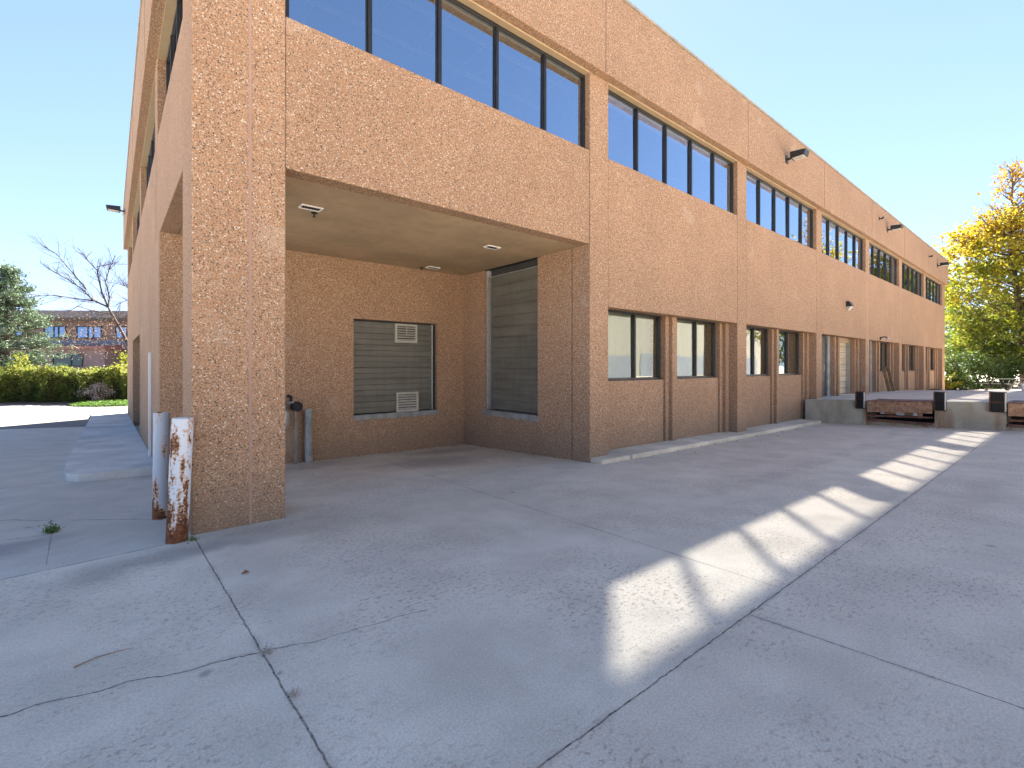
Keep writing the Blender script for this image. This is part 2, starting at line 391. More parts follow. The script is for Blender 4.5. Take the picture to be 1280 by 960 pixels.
M['whitetwig']=leafmat('pale_twiggy_leaves',[(.25,.22,.19),(.45,.40,.36),(.55,.5,.47)],.3,2)
M['bgtree']=leafmat('dark_tree_leaves',[(.025,.05,.015),(.05,.085,.02),(.09,.13,.025)],.35,.8)
M['dryleaf']=plain('dry_leaf',(.18,.08,.04),.9,var=.3,nscale=40)

def branch(mb, p, d, L, r, depth, rr, tips, curl=.25, up=.15, spread=.6, n_child=3, seg=4):
    pts=[p]; rad=[r]; q=Vector(p); dd=Vector(d).normalized()
    for i in range(seg):
        dd=(dd+Vector((rr.gauss(0,curl),rr.gauss(0,curl),rr.gauss(0,curl)+up))*.35).normalized()
        q=q+dd*(L/seg); pts.append(q.copy()); rad.append(r*(1-.55*(i+1)/seg))
    mb.tube(pts,rad,6 if depth>1 else 4,caps=False)
    for k in pts[1:]: tips.append((k.copy(),depth))
    if depth<=0: return
    for c in range(n_child):
        t=rr.uniform(.35,1.0); i=min(int(t*seg),seg-1); f=t*seg-i
        a=pts[i].lerp(pts[i+1],f)
        nd=(dd*.7+Vector((rr.gauss(0,spread),rr.gauss(0,spread),rr.gauss(0,spread*.6)+up))).normalized()
        branch(mb,a,nd,L*rr.uniform(.5,.75),r*(1-.55*t)*.62,depth-1,rr,tips,curl,up,spread,n_child,seg)

# ================================================================== THE OFFICE WAREHOUSE
XL,XE=.6,41.0; YD,YB=5.5,27.3; BAY=5.62
ZS,ZL,ZF,ZT=5.52,2.815,6.9,8.42           # upper sill, lower lintel, fascia bottom, parapet top
def pl(k): return 6.42+BAY*(k-1)           # left edge of pillar k
def pr(k): return pl(k)+.51
bld=empty('office_building',(XL,YD,0))
tag(bld,'long two-storey tan pebble-faced concrete building with ribbon windows and an open corner bay','building')
inv=Vector((-XL,-YD,0))
def P(mb,name,mat,parent=None,**kw):
    """part: geometry is given in world coordinates, the building's Empty stands at its near corner"""
    mb.v=[(x-XL,y-YD,z) for x,y,z in mb.v]
    return mb.build(name,mat,parent or bld,**kw)
def B(*a): return MB().box(*a)
A=M['agg']
# --- fascia (parapet band) round the street sides, with panel joints
f=MB(); f.box(XL-.15,XE+.15,YD-.15,YD+.10,ZF,ZT); fo=P(f,'parapet_panel',A,bevel=.012)
f=MB(); f.box(XL-.15,XL+.10,YD+.103,YB,ZF,ZT); P(f,'parapet_panel',A,bevel=.012)
for k in range(1,7): P(B(pl(k)+.245,pl(k)+.257,YD-.153,YD-.13,ZF+.01,ZT-.01),'panel_joint',M['dkjoint'],fo)
for y in (10.15,15.75,21.35): P(B(XL-.153,XL-.13,y,y+.012,ZF+.01,ZT-.01),'panel_joint',M['dkjoint'],fo)
c=MB(); c.box(XL-.18,XE+.18,YD-.18,YD+.13,ZT,ZT+.045); c.box(XL-.18,XL+.13,YD+.133,YB+.03,ZT,ZT+.045)
P(c,'coping',M['cope'],bevel=.008)
# --- corner pillars and pillars
P(B(XL,1.446,YD,6.24,-.4,ZF-.003),'pillar',A,bevel=.012)
P(B(1.092,1.120,YD-.004,YD+.02,.02,ZF-.01),'sealant_joint',M['pinkseal'],bevel=.004)
for k in range(1,7): P(B(pl(k),pr(k),YD,5.92,-.4,ZF-.003),'pillar',A,bevel=.012)
P(B(pl(7),XE,YD,6.24,-.4,ZF-.003),'pillar',A,bevel=.012)
# --- windows
def window(x0,x1,y,z0,z1,cuts,name='window',gm='glass',fw=.05,dep=.07,axis='x',alum=0.0):
    f=MB()
    def bx(a,b,zz0,zz1,d0=0.0,d1=dep):
        if axis=='x': f.box(a,b,y+d0,y+d1,zz0,zz1)
        else: f.box(y+d0,y+d1,a,b,zz0,zz1)
    bx(x0,x1,z1-fw,z1); bx(x0,x1,z0,z0+fw)
    bx(x0,x0+fw,z0+fw,z1-fw); bx(x1-fw,x1,z0+fw,z1-fw)
    for c in cuts: bx(c-fw*.5,c+fw*.5,z0+fw,z1-fw,-.012,dep)
    # slim inner stops give each pane its double edge
    xs=[x0+fw]+[q for c in cuts for q in (c-fw*.5,c+fw*.5)]+[x1-fw]
    for i in range(0,len(xs),2):
        a,b=xs[i],xs[i+1]
        bx(a,a+.014,z0+fw,z1-fw,.02,.05); bx(b-.014,b,z0+fw,z1-fw,.02,.05); bx(a+.014,b-.014,z1-fw-.014,z1-fw,.02,.05)
    o=P(f,name,M['frame'],bevel=.004,seg=1)
    g=MB()
    yy=y+dep*.55
    es=[x0+.02]+list(cuts)+[x1-.02]; q=lambda: rng.uniform(-.004,.004)
    for a,b in zip(es,es[1:]):
        if axis=='x': g.add([(a,yy+q(),z0+.02),(b,yy+q(),z0+.02),(b,yy+q(),z1-.02),(a,yy+q(),z1-.02)],[(0,1,2),(0,2,3)])
        else: g.add([(yy+q(),b,z0+.02),(yy+q(),a,z0+.02),(yy+q(),a,z1-.02),(yy+q(),b,z1-.02)],[(0,1,2),(0,2,3)])
    P(g,'pane',M[gm],o)
    return o
ZH=6.87
for k in range(7):
    a=1.446 if k==0 else pr(k); b=pl(k+1); n=5
    window(a+.006,b-.006,5.60,ZS-.03,ZH,[a+(b-a)*i/n for i in range(1,n)])
    P(B(a+.002,b-.002,YD+.003,5.72,ZH+.003,ZF+.02),'window_soffit',M['beige'])
    zb=3.88 if k==0 else ZL
    P(B(a+.002,b-.014,YD,5.75,zb,ZS),'spandrel_panel',A,bevel=.012)
    P(B(b-.014,b,YD+.02,5.74,zb+.01,ZS),'sealant_joint',M['dkjoint'])
# --- lower storey of bays 1..6
def zb(x): return G(x,5.3)-.15
for k in range(1,7):
    a=pr(k); b=pl(k+1); m=(a+b)/2; base=zb(a) if k<3 else .3
    P(B(a+.002,b-.002,5.752,6.25,ZL+.05,ZL+.12),'lintel_soffit',M['beige'])
    for x0,x1,y in ((a,a+.19,5.71),(a+.19,a+.34,5.785),(m-.235,m-.085,5.785),(m-.085,m+.085,5.71),(m+.085,m+.235,5.785),(b-.34,b-.19,5.785),(b-.19,b,5.71)):
        P(B(x0+.004,x1-.004,y,6.22,base,ZL+.048),'rib',A,bevel=.008)
    for s,(x0,x1) in enumerate(((a+.34,m-.235),(m+.235,b-.34))):
        if k==3 and s==0 or k==4 and s==0:
            # dark entrance door with a grey jamb
            o=P(B(x0,x1-.30,5.98,6.03,.45,ZL+.04),'door',M['frame'],bevel=.005)
            P(B(x1-.30,x1,5.93,6.05,.45,ZL+.04),'door_jamb',M['steelgrey'],bevel=.005)
            P(MB().tube([(x1-.66,5.95,1.55),(x1-.66,5.93,1.6),(x1-.66,5.93,1.75),(x1-.66,5.95,1.8)],.012,6),'handle',M['galv'],o)
            P(B(x0+.25,x1-.80,5.965,5.978,1.0,2.6),'door_glass',M['glasslow'],o)
        elif k==3 and s==1:
            o=P(B(x0+.03,x1-.03,6.08,6.13,.4,ZL),'roll_up_door',M['doorbeige'])
            g=MB(); z=.62
            while z<ZL-.1: g.box(x0+.03,x1-.03,6.07,6.079,z,z+.014); z+=.235
            P(g,'slat_joint',M['dkjoint'],o)
            P(B(x1-.03,x1,5.95,6.12,.4,ZL),'door_jamb',M['galv'])
            P(B(x0+.03,x1-.03,5.98,6.065,ZL-.16,ZL+.03),'door_header',M['beige'])
        else:
            zw=1.45
            P(B(x0+.004,x1-.004,5.83,6.2,base,zw),'wall_panel',A,bevel=.01)
            window(x0+.01,x1-.01,5.90,zw+.004,ZL+.045,[(x0+x1)/2+.04],gm='glasslow',fw=.05,dep=.08)
            if k<=1:
                bl=MB(); n=24; w=(x1-x0-.1)/n
                for i in range(n):
                    xx=x0+.05+i*w; ya=6.14+.012*math.sin(i*.9); yb=6.14+.012*math.sin((i+1)*.9)
                    bl.add([(xx,ya,zw+.03),(xx+w,yb,zw+.03),(xx+w,yb,ZL+.03),(xx,ya,ZL+.03)],[(0,1,2,3)])
                P(bl,'window_blind',plain('pale_blind',(.22,.235,.195),.8,var=.05) if k==1 and s==0 else bpy.data.materials['pale_blind'])
# --- open corner bay: soffit, left spandrel, two inner walls
P(B(XL+.255,6.42,5.753,9.4,3.883,3.98),'soffit',M['soffit'])
P(B(XL,XL+.25,6.243,9.84,3.88,ZS),'spandrel_panel',A,bevel=.012)
w=MB()
dx0,dx1,dz0,dz1=3.751,5.707,.66,2.70
w.box(XL,dx0,9.4,9.75,-.5,3.882); w.box(dx1,6.60,9.4,9.75,-.5,3.882); w.box(dx0,dx1,9.4,9.75,dz1,3.882); w.box(dx0,dx1,9.4,9.75,-.5,dz0)
P(w,'back_wall',A)
w=MB()
ry0,ry1,rz0,rz1=6.836,8.591,.68,3.88
w.box(6.42,6.75,5.932,ry0,-.4,3.882); w.box(6.42,6.75,ry1,9.398,-.4,3.882); w.box(6.42,6.75,ry0,ry1,-.4,rz0)
P(w,'side_wall',A)
P(B(6.432,6.7,5.918,5.934,-.3,3.85),'sealant_joint',M['dkjoint'])
# sectional door in the back wall with two louvred vents
d=MB(); nS=8; hS=(dz1-dz0-.14)/nS
for i in range(nS):
    z0=dz0+.10+i*hS
    d.box(dx0+.02,dx1-.10,9.50,9.55,z0+.006,z0+hS*.5-.004); d.box(dx0+.02,dx1-.10,9.507,9.552,z0+hS*.5-.004,z0+hS*.5+.004)
    d.box(dx0+.02,dx1-.10,9.50,9.55,z0+hS*.5+.004,z0+hS-.006); d.box(dx0+.02,dx1-.10,9.52,9.553,z0+hS-.006,z0+hS+.006)
sd=P(d,'sectional_door',M['door'],bevel=.003,seg=1)
P(B(dx0-.0,dx1+.04,9.375,9.56,dz0-.02,dz0+.085),'door_sill',M['sill'],sd,bevel=.005)
P(B(dx1-.10,dx1-.085,9.47,9.55,dz0+.09,dz1-.02),'door_track',M['light_grey'],sd)
P(B(dx0+.02,dx1-.0,9.53,9.56,dz1-.05,dz1-.004),'door_header',M['dark'],sd)
P(B(dx1-.085,dx1-.001,9.53,9.56,dz0+.09,dz1-.05),'door_jamb',M['frame'],sd)
for (x0,x1,z0,z1) in ((4.69,5.22,2.25,2.655),(4.72,5.25,.745,1.17)):
    v=MB(); t=.045
    v.box(x0,x1,9.455,9.50,z1-t,z1); v.box(x0,x1,9.455,9.50,z0,z0+t); v.box(x0,x0+t,9.455,9.50,z0+t,z1-t); v.box(x1-t,x1,9.455,9.50,z0+t,z1-t)
    n=6; hh=(z1-z0-2*t)/n
    for i in range(n):
        z=z0+t+i*hh
        v.hexa([(x0+t,9.457,z+.004),(x1-t,9.457,z+.004),(x1-t,9.462,z+.004),(x0+t,9.462,z+.004)],[(x0+t,9.485,z+hh*.72),(x1-t,9.485,z+hh*.72),(x1-t,9.490,z+hh*.72),(x0+t,9.490,z+hh*.72)])
    if z0>2: v.box((x0+x1)/2-.012,(x0+x1)/2+.012,9.448,9.46,z0+.18,z1-t)
    o=P(v,'louvre_vent',M['louvre'],sd)
    P(B(x0+t,x1-t,9.492,9.499,z0+t,z1-t),'vent_back',M['dark'],sd)
# tall sectional door in the side wall
d=MB(); nS=13; hS=(rz1-rz0-.24)/nS
for i in range(nS):
    z0=rz0+.10+i*hS
    d.box(6.54,6.59,ry0+.01,ry1-.10,z0+.005,z0+hS-.014); d.box(6.552,6.592,ry0+.01,ry1-.10,z0+hS-.014,z0+hS+.005)
td=P(d,'tall_sectional_door',M['door'],bevel=.003,seg=1)
P(B(6.395,6.60,ry0-.02,ry1+.03,rz0-.03,rz0+.085),'door_sill',M['sill'],td,bevel=.005)
P(B(6.46,6.53,ry1-.10,ry1-.085,rz0+.09,rz1-.14),'door_track',M['galv'],td)
P(B(6.50,6.60,ry1-.083,ry1-.001,rz0+.09,rz1-.004),'door_jamb',M['light_grey'],td)
P(B(6.50,6.535,ry0+.01,ry1-.11,rz1-.165,rz1-.145),'door_track',M['galv'],td)
P(B(6.56,6.60,ry0+.01,ry1-.09,rz1-.14,rz1-.001),'door_header',M['dark'],td)
# --- left side (street side along Y)
LP=[(9.9,10.4),(15.5,16.0),(21.1,21.6),(26.5,YB)]
prev=6.24
for i,(y0,y1) in enumerate(LP):
    zg=G(XL,y1)-.4
    if i==0: P(B(XL,XL+.4,y0,y1,3.883,ZF-.003),'pillar',A,bevel=.012)
    else: P(B(XL,XL+.4,y0,y1,zg,ZF-.003),'pillar',A,bevel=.012)
    n=4 if i==0 else 5
    window(prev+.006,y0-.006,XL+.12,ZS-.03,ZH,[prev+(y0-prev)*q/n for q in range(1,n)],axis='y')
    P(B(XL+.003,XL+.24,prev+.002,y0-.002,ZH+.003,ZF+.02),'window_soffit',M['beige'])
    if i>0:
        P(B(XL+.004,XL+.25,prev+.002,y0-.014,2.6 if i==2 else zg,ZS),'spandrel_panel' if i==2 else 'wall_panel',A,bevel=.01)
        if i==2:
            P(B(XL+.30,XL+.36,prev,y0,zg,2.6),'door',M['frame'])
    prev=y1
P(B(XL+.003,XL+.25,9.753,10.4,-.6,3.878),'wall_panel',A)
P(B(XL+.003,XL+.25,9.845,9.895,3.883,ZS),'wall_panel',A)
# --- hidden shell: roof with an added slot letting sun through the front windows onto the yard, floors, back and end walls
W_=M['inwall']
rf=MB(); rf.box(XL+.11,XE,YD+.11,6.28,7.95,8.05); rf.box(XL+.11,7.95,6.28,7.25,7.95,8.05); rf.box(XL+.11,XE,7.25,YB,7.95,8.05); rf.box(40.2,XE,6.28,7.25,7.95,8.05)
P(rf,'roof',M['cope'])
P(B(XL+.3,6.6,5.76,YB-.2,4.05,4.2),'floor_slab',W_)
P(B(6.6,XE-.02,5.76,YB-.2,3.1,3.25),'floor_slab',W_)
ce=MB(); ce.box(XL+.3,XE-.1,7.25,14,6.93,6.97); ce.box(XL+.13,7.0,5.8,7.25,6.93,6.97); P(ce,'ceiling',plain('ceiling_tile',(.22,.22,.23),.9))
gl=MB()
for i in range(9):
    y=6.1+i*.85; gl.box(XL+.4,6.6,y,y+.09,6.905,6.928)
for i in range(7):
    x=1.4+i*.8; gl.box(x,x+.04,5.85,13.8,6.897,6.904)
P(gl,'ceiling_grid',M['white'])
P(B(XL+.3,XE-.1,14,14.1,3.3,7.9),'inner_wall',W_)
P(B(6.8,XE-.1,9.2,9.3,-.5,3.09),'inner_wall',M['dark'])
bw=MB(); bw.box(XL,XE,YB,YB+.2,-1.2,7.94); bw.box(XE,XE+.2,6.25,YB+.2,-1,7.94); bw.box(XE,XE+.15,YD+.10,YB+.2,7.95,ZT)
P(bw,'rear_wall',A)
P(B(.558,.600,11.35,11.45,-.15,2.0),'door_edge_trim',M['white'])

# ================================================================== FIXTURES ON THE BUILDING
def floodlight(loc,rz,label,w=.62,l=.92):
    t=empty('floodlight',loc,rz); tag(t,label,'floodlight','floodlights on the parapet')
    MB().tube([(0,.02,0),(0,-.13,0),(0,-.16,.03)],.03,8).build('arm',M['frame'],t,smooth=True)
    MB().box(-.09,.09,-.02,0,-.11,.11).build('wall_plate',M['frame'],t,bevel=.006)
    h=MB().hexa([(-w/2,-.14,-.05),(w/2,-.14,-.05),(w/2,-.14-l,-.04),(-w/2,-.14-l,-.04)],[(-w/2,-.14,.14),(w/2,-.14,.14),(w/2,-.18-l,.11),(-w/2,-.18-l,.11)])
    h.build('housing',M['frame'],t,bevel=.02)
    MB().hexa([(-w/2+.04,-.19,-.065),(w/2-.04,-.19,-.065),(w/2-.04,-.10-l,-.055),(-w/2+.04,-.10-l,-.055)],[(-w/2+.03,-.18,-.045),(w/2-.03,-.18,-.045),(w/2-.03,-.11-l,-.035),(-w/2+.03,-.11-l,-.035)]).build('lens',M['lens'],t,bevel=.008)
    return t
floodlight((14.75,YD-.15,7.62),0,'dark box floodlight on the long facade nearest the open corner bay',.32,.36)
floodlight((25.9,YD-.15,7.66),0,'dark box floodlight on the middle of the long parapet',.32,.36)
floodlight((37.4,YD-.15,7.66),0,'dark box floodlight on the long parapet at the far right end of the building',.32,.36)
floodlight((XL-.15,23.9,7.75),R(-90),'dark box floodlight silhouetted against sky on the street side parapet',.34,.40)
def nub(loc,label):
    t=empty('wall_spotlight',loc); tag(t,label,'spotlight','tiny spotlights on the parapet')
    MB().box(-.05,.05,-.03,0,-.05,.05).build('wall_plate',M['frame'],t,bevel=.006)
    MB().tube([(0,-.03,0),(0,-.09,0)],.018,6).build('stem',M['frame'],t)
    MB().tube([(-.06,-.11,-.04),(.08,-.11,.03)],[.035,.05],8).build('lamp_head',M['frame'],t)
nub((24.6,YD-.15,7.9),'tiny dark spotlight between the two middle floodlights of the parapet')
nub((35.0,YD-.15,7.85),'tiny dark spotlight just before the last floodlight of the parapet')
t=empty('wall_pack_light',(20.85,YD,3.95)); tag(t,'small dark wall light with frosted lower half above the loading dock','wall light')
MB().hexa([(-.14,-.18,-.02),(.14,-.18,-.02),(.14,0,-.02),(-.14,0,-.02)],[(-.14,-.10,.17),(.14,-.10,.17),(.14,0,.17),(-.14,0,.17)]).build('housing',M['frame'],t,bevel=.012)
MB().hexa([(-.12,-.07,-.16),(.12,-.07,-.16),(.12,0,-.16),(-.12,0,-.16)],[(-.13,-.17,-.022),(.13,-.17,-.022),(.13,0,-.022),(-.13,0,-.022)]).build('lens',M['lens'],t,bevel=.012)
t=empty('door_lamp',(25.45,YD,2.92)); tag(t,'small dark curved lamp over the dark door left of the leaning boards','door lamp')
MB().box(-.07,.07,-.03,0,-.07,.07).build('wall_plate',M['frame'],t,bevel=.006)
MB().tube([(0,-.03,.02),(0,-.12,.07),(0,-.22,.05),(0,-.26,0)],.022,8).build('arm',M['frame'],t,smooth=True)
MB().tube([(0,-.26,.02),(0,-.26,-.05)],[.04,.085],10).build('lamp_shade',M['light_grey'],t)
# soffit luminaires and sprinkler heads
def soffit_light(x,y,label,w=.40,l=.22):
    t=empty('soffit_light',(x,y,3.883)); tag(t,label,'ceiling light','recessed lights in the corner bay ceiling')
    f=MB(); q=.02
    f.box(-w/2,w/2,-l/2,-l/2+q,-.018,.0); f.box(-w/2,w/2,l/2-q,l/2,-.018,0); f.box(-w/2,-w/2+q,-l/2+q,l/2-q,-.018,0); f.box(w/2-q,w/2,-l/2+q,l/2-q,-.018,0)
    f.build('trim_frame',M['white'],t,bevel=.003,seg=1)
    MB().box(-w/2+q,w/2-q,-l/2+q,l/2-q,-.008,-.002).build('lamp_cover',M['dark'],t)
    g=MB()
    for i in range(1,6): g.box(-w/2+q+(w-2*q)*i/6-.003,-w/2+q+(w-2*q)*i/6+.003,-l/2+q,l/2-q,-.013,-.009)
    g.build('grille',M['frame'],t)
LX=.955
soffit_light(2.07,6.66,'white rimmed recessed light nearest the big corner pillar',.28,.17)
soffit_light(5.25,6.78,'white rimmed recessed light next to the tall roll up door',.28,.17)
soffit_light(5.36,9.02,'white rimmed recessed light close to the back wall above the louvred door',.28,.17)
def sprinkler(x,y,label):
    t=empty('sprinkler_head',(x,y,3.883)); tag(t,label,'sprinkler','sprinkler heads in the corner bay ceiling')
    MB().tube([(0,0,0),(0,0,-.012)],[.045,.035],12).build('escutcheon',M['black'],t)
    MB().tube([(0,0,-.012),(0,0,-.055)],.012,8).build('nozzle',M['frame'],t)
    MB().tube([(0,0,-.055),(0,0,-.06)],.026,10).build('deflector',M['frame'],t)
sprinkler(2.18,6.87,'small dark sprinkler head beside the light nearest the corner pillar')
sprinkler(5.18,9.20,'small dark sprinkler head beside the light close to the back wall')

# ================================================================== BOLLARDS, GAS METER
def pipe_bollard(name,loc,r,h,mat,label,lean=(0,0),cap=True):
    t=empty(name,loc); tag(t,label,'bollard','steel pipe bollards around the corner bay')
    lx,ly=lean; n=20; mb=MB(); rr=random.Random(3)
    zs=[-.15,0,.03,.10,h*.3,h*.5,h*.62,h*.8,h-.012,h]
    pts=[(lx*z/h,ly*z/h,z) for z in zs]; rad=[r*1.0]*8+[r,r*.985]
    mb.tube(pts,rad,n,caps=False); o=mb.build('pipe',mat,t,smooth=True)
    c=MB(); c.tube([(lx,ly,h-.05),(lx,ly,h-.014)],r*.93,n); c.build('concrete_fill',M['dockc'],t)
    return t
pipe_bollard('rusty_bollard',(.475,5.395,G(.475,5.39)),.088,1.14,M['bol_white'],'rusty white pipe bollard leaning against the big corner pillar',(.045,.0))
pipe_bollard('blue_bollard',(.425,6.50,G(.425,6.50)),.076,1.16,M['bol_blue'],'faded bluish pipe bollard standing behind the rusty leaning one',(.01,0))
pipe_bollard('grey_bollard',(2.83,9.24,G(2.83,9.24)),.068,1.0,M['steelgrey'],'plain grey pipe bollard before the shaded back wall next to the gas meter')
t=empty('gas_meter',(2.36,9.26,0)); tag(t,'grey gas meter with black valve half hidden behind the corner pillar','gas meter')
MB().tube([(0,-.02,.60),(0,-.02,.70),(0,-.02,.92),(0,-.02,.98)],[.10,.145,.145,.09],16).build('meter_body',M['galv'],t,smooth=True,bevel=.01)
MB().tube([(-.1,-.02,.98),(-.1,-.02,1.12),(-.22,-.02,1.14),(-.24,.1,1.14)],.025,10).build('inlet_pipe',M['galv'],t,smooth=True)
MB().tube([(.08,-.02,.97),(.08,-.02,1.08),(.20,-.02,1.08),(.24,-.02,1.02),(.24,-.02,-.1)],.022,10).build('outlet_pipe',M['steelgrey'],t,smooth=True)
MB().tube([(.26,-.10,1.0),(.26,.08,1.0)],[.09,.09],14).build('regulator',M['black'],t,bevel=.01)
MB().tube([(.16,-.02,1.10),(.16,-.02,1.18),(.10,-.02,1.20)],.032,8).build('valve',M['black'],t)

# ================================================================== KERB AND SIDEWALK
def strip(name,pts,mat,bevel):
    o=MB()
    for (x0,x1,y0,y1,ta,tb) in pts:
        o.hexa([(x0,y0,-.6),(x1,y0,-.6),(x1,y1,-.6),(x0,y1,-.6)],[(x0,y0,ta),(x1,y0,tb),(x1,y1,tb),(x0,y1,ta)])
    ob=o.build(name,mat,None,bevel=bevel,seg=3); return tag(ob,kind='structure')
kt=lambda x: G(x,5.3)+.085
strip('kerb',[(6.445,7.25,5.24,5.829,kt(6.4)-.01,kt(7.25)-.01),(7.262,12.3,5.21,5.829,kt(7.26),kt(12.3)),(12.305,17.19,5.21,5.829,kt(12.3),kt(17.2))],M['kerb'],.03)
# sidewalk with a rounded near corner
def st(y): return G(0,y)+.125
out=[(.597,9.82),(-.15,9.90),(-.38,10.0),(-.52,10.2),(-.57,10.6)]
ys=[12,15,18,21,24,27,29.6]
poly=out+[(-.60,y) for y in ys]+[(.597,y) for y in reversed(ys)]
mb=MB(); n=len(poly)
mb.v=[(x,y,-1.2) for x,y in poly]+[(x,y,st(y)) for x,y in poly]
mb.f=[tuple(range(n,2*n))]+[(i,(i+1)%n,n+(i+1)%n,n+i) for i in range(n)]
# top faces: split across so that it follows the fall
L=5; mb.f[0]=tuple(n+i for i in (0,1,2,3,4,n-1))
prevL,prevR=4,n-1
for i in range(len(ys)):
    l=L+i; r=n-1-i
    if i>0: mb.f.append((n+prevL,n+l,n+r,n+prevR))
    else: mb.f.append((n+4,n+5,n+n-1))
    prevL,prevR=l,r
sw=mb.build('sidewalk',M['walk'],None); tag(sw,kind='structure')

# ================================================================== LOADING DOCK
dk=empty('loading_dock',(17.2,5.5,0)); tag(dk,'raised stained concrete loading dock along the far half of the long facade','loading dock')
def dz(x,y): return .66+.037*(5.5-y)-.009*(x-17.2)
def DK(mb,name,mat,parent=None,**kw):
    mb.v=[(x-17.2,y-5.5,z) for x,y,z in mb.v]; return mb.build(name,mat,parent or dk,**kw)
pits=[(4.05,2.52),(1.15,-.40),(-2.2,-3.75)]
f=MB(); y=5.69
def dseg(ya,yb):
    f.hexa([(17.2,yb,-.5),(17.6,yb,-.5),(17.6,ya,-.5),(17.2,ya,-.5)],[(17.2,yb,dz(17.2,yb)),(17.6,yb,dz(17.6,yb)),(17.6,ya,dz(17.6,ya)),(17.2,ya,dz(17.2,ya))])
ya=5.69
for (p0,p1) in pits: dseg(ya,p0); ya=p1
dseg(ya,-6)
for (p0,p1) in pits:   # low sill wall under each pit
    f.hexa([(17.2,p1,-.5),(17.6,p1,-.5),(17.6,p0,-.5),(17.2,p0,-.5)],[(17.2,p1,dz(17.2,p1)-.60),(17.6,p1,dz(17.2,p1)-.60),(17.6,p0,dz(17.2,p0)-.60),(17.2,p0,dz(17.2,p0)-.60)])
DK(f,'dock_wall',M['dockc'],bevel=.015)
f=MB()
def slab(xa,xb,ya,yb):
    f.hexa([(xa,yb,-.2),(xb,yb,-.2),(xb,ya,-.2),(xa,ya,-.2)],[(xa,yb,dz(xa,yb)),(xb,yb,dz(xb,yb)),(xb,ya,dz(xb,ya)),(xa,ya,dz(xa,ya))])
slab(18.403,29.6,5.69,-6)
ya=5.69
for (p0,p1) in pits: slab(17.603,18.40,ya,p0); ya=p1
slab(17.603,18.40,ya,-6)
DK(f,'dock_slab',M['docktop'])
f=MB()
for k in range(3,5): f.box(pr(k)+.003,pl(k+1)-.003,5.70,6.2,.2,dz((pr(k)+pl(k+1))/2,5.6)-.004)
f.box(pr(5),29.6,5.70,6.2,.2,dz(29,5.6)-.004); DK(f,'door_threshold',M['docktop'])
def leveler(p0,p1,label):
    t=empty('dock_leveler',(17.2,(p0+p1)/2,0)); tag(t,label,'dock leveler','steel levelers set in the loading dock')
    def D(mb,name,mat,parent=None,**kw):
        mb.v=[(x-17.2,y-(p0+p1)/2,z) for x,y,z in mb.v]; return mb.build(name,mat,parent or t,**kw)
    a,b=p1+.03,p0-.03; za,zb_=dz(17.2,a),dz(17.2,b)
    D(MB().hexa([(17.17,a,za-.03),(18.37,a,za-.03),(18.37,b,zb_-.03),(17.17,b,zb_-.03)],[(17.17,a,za-.002),(18.37,a,dz(18.4,a)+.004),(18.37,b,dz(18.4,b)+.004),(17.17,b,zb_-.002)]),'deck_plate',M['deckplate'],bevel=.004)
    D(MB().hexa([(17.11,a,za-.33),(17.14,a,za-.33),(17.14,b,zb_-.33),(17.11,b,zb_-.33)],[(17.13,a,za-.012),(17.165,a,za-.012),(17.165,b,zb_-.012),(17.13,b,zb_-.012)]),'lip_plate',M['rust'],bevel=.006)
    h=MB().tube([(17.15,a,za-.02),(17.15,b,zb_-.02)],.022,8); D(h,'lip_hinge',M['rustdark'])
    D(MB().hexa([(17.185,a,za-.47),(17.30,a,za-.47),(17.30,b,zb_-.47),(17.185,b,zb_-.47)],[(17.185,a,za-.42),(17.30,a,za-.42),(17.30,b,zb_-.42),(17.185,b,zb_-.42)]).box(17.16,17.3,a,b,min(za,zb_)-.60,min(za,zb_)-.535),'pit_frame',M['rustdark'],bevel=.006)
    for q in (.22,.72):
        yy=a+(b-a)*q
        D(B(17.12,17.22,yy,yy+.09,za-.42,za-.32),'lip_support',M['steelgrey'],bevel=.006)
    D(B(17.22,17.28,a+(b-a)*.15,a+(b-a)*.78,za-.43,za-.355),'spring_bar',M['rust'],bevel=.01)
    D(B(17.205,17.222,a+(b-a)*.42,a+(b-a)*.54,za-.435,za-.36),'spring_plate',M['galv'])
    D(B(18.34,18.39,a,b,-.1,za-.05),'pit_back',M['dark'])
    return t
leveler(*pits[0],'rusty steel dock leveler in full view between two black bumpers')
leveler(*pits[1],'reddish steel dock leveler cut by the right edge of the picture')
def bumper(yc,w,label,worn=False):
    z=dz(17.2,yc); t=empty('dock_bumper',(17.2,yc,z)); tag(t,label,'dock bumper','black rubber bumpers on the dock edge')
    MB().box(-.022,-.002,-w/2-.05,w/2+.05,-.25,.27).build('back_plate',M['rustdark'],t,bevel=.004)
    m=MB()
    n=7
    for i in range(n):
        y0=-w/2+w*i/n; m.box(-.125,-.023,y0+.003,y0+w/n-.003,-.24,.01 if not worn else -.02)
    m.build('lower_pad',M['black'],t,bevel=.008)
    m=MB()
    for i in range(n):
        y0=-w/2+w*i/n; m.box(-.12,-.023,y0+.003,y0+w/n-.003,.025,.26)
    m.build('upper_pad',M['black'],t,bevel=.008)
    for s in (-1,1): MB().box(-.10,-.0,s*(w/2+.028)-.014,s*(w/2+.028)+.014,-.22,.25).build('angle_bracket',M['galv'] if s<0 else M['rustdark'],t,bevel=.004)
bumper(4.19,.15,'black rubber dock bumper on the dock edge nearest the building')
bumper(2.40,.17,'black rubber dock bumper right of the fully visible rusty leveler')
bumper(1.30,.22,'scuffed black rubber dock bumper beside the leveler cut by the right edge',True)
